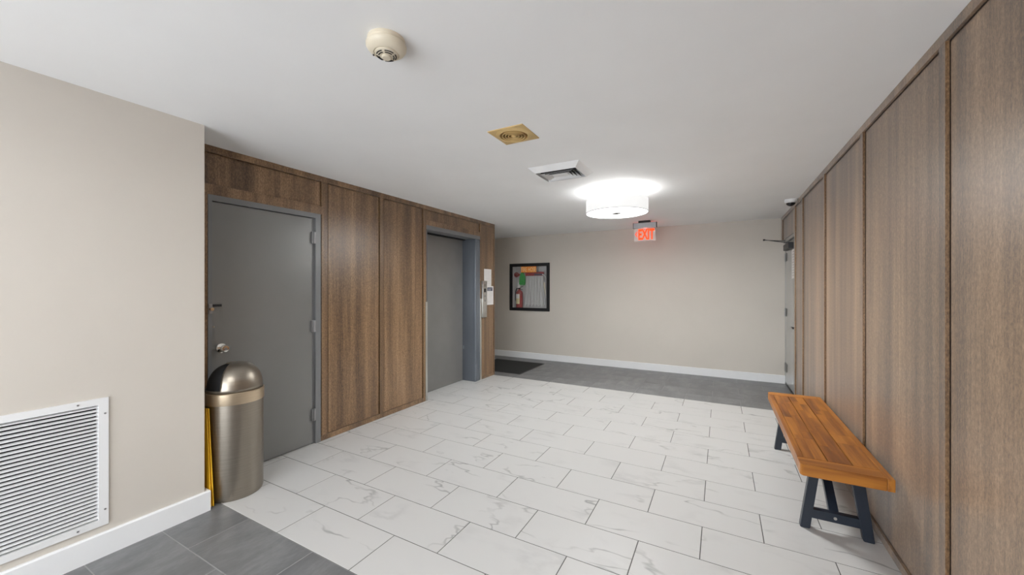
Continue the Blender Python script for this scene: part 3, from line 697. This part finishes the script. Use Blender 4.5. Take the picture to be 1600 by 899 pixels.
xs = thing('exit_sign', (-1.015, 6.10, H), 'red lettered clear exit sign hanging from a grey ceiling housing', 'sign')
EX0, EX1, EY = -1.180, -0.850, 6.10
MB().box(EX0, EX1, EY - 0.030, EY + 0.030, H - 0.110, H - 0.030, bev=0.004).build('housing', 'alu', xs)
MB().box(EX0 + 0.075, EX1 - 0.085, EY - 0.045, EY + 0.045, H - 0.030, H, bev=0.004).build('canopy', 'black', xs)
MB().box(EX0 - 0.006, EX0, EY - 0.032, EY + 0.032, H - 0.112, H - 0.028).build('end_cap', 'black', xs)
MB().box(EX1, EX1 + 0.006, EY - 0.032, EY + 0.032, H - 0.112, H - 0.028).build('end_cap', 'black', xs)
MB().box(EX0 + 0.006, EX1 - 0.014, EY - 0.004, EY + 0.004, H - 0.305, H - 0.110).build('acrylic_panel', 'acrylic', xs)
text('EXIT', 'letters', 'exitred', xs, (-0.995, EY - 0.004, H - 0.205), 0.235, 0.165, ((1, 0, 0), (0, 0, 1), (0, -1, 0)), 0.002, 0.035)
MB().prism([(EX0 + 0.020, H - 0.200), (EX0 + 0.052, H - 0.150), (EX0 + 0.052, H - 0.172), (EX0 + 0.036, H - 0.200), (EX0 + 0.052, H - 0.228), (EX0 + 0.052, H - 0.250)], 'y', EY - 0.006, EY - 0.004).build('chevron', 'exitred', xs)

point('exit_led', (-1.015, 6.16, H - 0.13), 0.2, (1.0, 0.08, 0.06), 0.02)
dc = thing('security_camera', (0.708, 5.42, H), 'white dome security camera on the ceiling by the wood wall', 'security camera')
MB().lathe([(0.060, 0), (0.062, -0.010), (0.060, -0.034), (0.050, -0.042), (0, -0.042)], (0.708, 5.42, H), 'z', 32).build('housing', 'white', dc, smooth=True)
MB().lathe([(0.044 * math.cos(a), -0.042 - 0.036 * math.sin(a)) for a in [i * PI / 2 / 8 for i in range(8)]] + [(0, -0.078)], (0.708, 5.42, H), 'z', 28).build('dome_lens', 'darkglass', dc, smooth=True)

# ------------------------------------------------------------------ things on the floor
tc = thing('trash_can', (-2.95, 1.41, 0), 'bronze metal dome top trash can before the grey door', 'trash can')
tx, ty = -2.95, 1.41
MB().lathe([(0, 0.0), (0.160, 0.0), (0.163, 0.004), (0.166, 0.02), (0.167, 0.635), (0.160, 0.64)], (tx, ty, 0), 'z', 72).build('body', 'bronze', tc, smooth=True)
MB().lathe([(0.160, 0.630), (0.171, 0.630), (0.172, 0.634), (0.172, 0.702), (0.168, 0.706), (0.158, 0.706)], (tx, ty, 0), 'z', 72).build('band', 'band', tc, smooth=True)
# dome with a swing door opening on its left front side
dm = MB(); R0, HZ, nA, nE = 0.164, 0.183, 72, 16
def dome_pt(r, i, j):
    a = 2 * PI * i / nA; e = (PI / 2) * j / nE
    q = math.cos(e) ** 0.72 if e < PI / 2 - 1e-6 else 0.0; return Vector((tx + r * math.cos(a) * q, ty + r * math.sin(a) * q, 0.706 + (r / R0) * HZ * math.sin(e) ** 0.95))
OPEN = math.radians(243)                                   # direction the opening faces
def in_open(i, j):
    a = 2 * PI * (i + 0.5) / nA; d = (a - OPEN + PI) % (2 * PI) - PI; e = (j + 0.5) / nE
    return abs(d) < math.radians(62) and 0.05 < e < 0.90
gv = {}
def gvx(i, j):
    i %= nA
    if j == nE: i = 0
    if (i, j) not in gv: gv[(i, j)] = dm.bm.verts.new(dome_pt(R0, i, j))
    return gv[(i, j)]
for j in range(nE):
    for i in range(nA):
        if in_open(i, j): continue
        q = [gvx(i, j), gvx(i + 1, j), gvx(i + 1, j + 1), gvx(i, j + 1)]
        dm.bm.faces.new(q if j < nE - 1 else q[:3])
bmesh.ops.recalc_face_normals(dm.bm, faces=dm.bm.faces)
dome = dm.build('dome_lid', 'bronze', tc, smooth=True)
so = dome.modifiers.new('sheet', 'SOLIDIFY'); so.thickness = 0.003; so.offset = -1
fl = MB(); nv = {}
for j in range(0, 15):
    for i in range(nA):
        a = 2 * PI * (i + 0.5) / nA; d = (a - OPEN + PI) % (2 * PI) - PI
        if abs(d) > math.radians(70): continue
        q = []
        for (ii, jj) in ((i, j), (i + 1, j), (i + 1, j + 1), (i, j + 1)):
            if (ii, jj) not in nv: nv[(ii, jj)] = fl.bm.verts.new(dome_pt(0.156, ii, jj))
            q.append(nv[(ii, jj)])
        fl.bm.faces.new(q)
bmesh.ops.recalc_face_normals(fl.bm, faces=fl.bm.faces)
fl.build('swing_door', 'dark', tc, smooth=True)

ws = thing('wet_floor_sign', (-2.95, 1.228, 0), 'folded yellow floor sign wedged behind the trash can at the wall corner', 'floor sign')
MB().beam((-2.935, 1.2205, 0.002), (-2.99, 1.2205, 0.615), 0.20, 0.006, (1, 0, 0), 0.001).build('front_board', 'yellow', ws)
MB().beam((-2.932, 1.2330, 0.002), (-2.987, 1.2300, 0.615), 0.20, 0.006, (1, 0, 0), 0.001).build('rear_board', 'yellow', ws)

fmx = thing('floor_mat', (-3.35, 5.96, 0), 'black rubber floor mat on the charcoal tiles by the back wall', 'mat')
MB().box(-3.84, -2.862, 5.505, 6.44, 0.0005, 0.008, bev=0.003).build('pile', 'rubber', fmx)
MB().ring_plate((-3.86, -2.842, 5.485, 6.46), (-3.84, -2.862, 5.505, 6.44), 'z', 0.0005, 0.005).build('border', 'black', fmx)

# bench
BX0, BX1, BY0, BY1, BZ = 0.378, 0.758, 2.566, 4.200, 0.450
bn = thing('bench', (0.568, 3.38, 0), 'wooden slatted bench with black A frame legs along the wood wall', 'bench')
BT = 0.063
EB = 0.105
CH = 0.010
MB().box(BX0, BX0 + 0.030, BY0 + EB + 0.0006, BY1 - EB - 0.0006, BZ - BT, BZ, bev=0.003).build('side_rail', 'teak', bn, origin=(BX0, BY0, BZ - BT))
MB().box(BX1 - 0.030, BX1, BY0, BY1, BZ - BT, BZ, bev=0.003).build('side_rail', 'teak', bn, origin=(BX1, BY0, BZ - BT))
for y0, y1, sg in ((BY0, BY0 + EB, 1), (BY1 - EB, BY1, -1)):
    yo, yi = (y0, y1) if sg > 0 else (y1, y0)
    pts = [(BX0, yi), (BX0, yo + sg * 0.018), (BX0 + 0.004, yo + sg * 0.007), (BX0 + 0.013, yo), (BX1 - 0.031, yo), (BX1 - 0.031, yi)]
    MB().prism(pts, 'z', BZ - BT, BZ - 0.0003, bev=0.0025).build('end_board', 'teak_cross', bn, origin=(BX0, y0 + 0.4, BZ - BT))
inner0, inner1 = BX0 + 0.031, BX1 - 0.031
npl = 3; w = (inner1 - inner0) / npl
for k in range(npl):
    a0, a1 = inner0 + k * w + (0.003 if k else 0.0005), inner0 + (k + 1) * w - (0.003 if k < npl - 1 else 0.0005)
    # each plank is glued up from short staves
    cuts = [BY0 + EB + 0.001] + sorted(BY0 + EB + 0.08 + (BY1 - BY0 - 2 * EB - 0.16) * (q + random.uniform(0.2, 0.8)) / 4 for q in range(4)) + [BY1 - EB - 0.001]
    h = (a0 + a1) / 2 + random.uniform(-0.006, 0.006)
    for xs0, xs1 in ((a0, h), (h, a1)):
        cs = [cuts[0]] + [min(max(c + random.uniform(-0.12, 0.12), cuts[0] + 0.1), cuts[-1] - 0.1) for c in cuts[1:-1]] + [cuts[-1]]
        cs = sorted(cs)
        for c0, c1 in zip(cs, cs[1:]):
            MB().box(xs0, xs1, c0, c1, BZ - 0.026, BZ - 0.0006, bev=0.0006, seg=1).build('stave', 'teak', bn, origin=(xs0, c0, BZ - 0.026))
ZS = BZ - BT
def trestle(yf, sgn):
    """A frame with its outer face at y=yf, 0.045 deep towards the middle"""
    y0, y1 = (yf, yf + 0.045) if sgn > 0 else (yf - 0.045, yf)
    a, b = 0.408, 0.740
    MB().prism([(a, 0), (a + 0.047, 0), (0.506, ZS), (0.461, ZS)], 'y', y0, y1, bev=0.003).build('leg', 'navy', bn)
    MB().prism([(b - 0.048, 0), (b, 0), (0.689, ZS), (0.632, ZS)], 'y', y0, y1, bev=0.003).build('leg', 'navy', bn)
    MB().prism([(0.424, 0.066), (0.424 + 0.0, 0.066), (0.712, 0.066), (0.705, 0.116), (0.431, 0.116)][1:], 'y', y0 + 0.005, y1 - 0.002).build('stretcher', 'navy', bn)
    MB().box(0.44, 0.70, y0 + 0.004 if sgn > 0 else y0 - 0.02, y1 + 0.02 if sgn > 0 else y1 - 0.004, ZS - 0.03, ZS).build('cleat', 'navy', bn)
    yb0 = (y1 - 0.01) if sgn > 0 else (y0 + 0.01); 
    MB().beam((0.572, yb0, 0.085), (0.572, yb0 + sgn * 0.40, ZS - 0.002), 0.045, 0.034, (1, 0, 0), 0.002).build('brace', 'navy', bn)
    ys = y0 + 0.005 if sgn > 0 else y1 - 0.005
    MB().cyl((0.570, ys, 0.091), (0.570, ys - sgn * 0.003, 0.091), 0.008, 12).build('bolt_cap', 'steel', bn)
trestle(2.780, 1); trestle(4.045, -1)
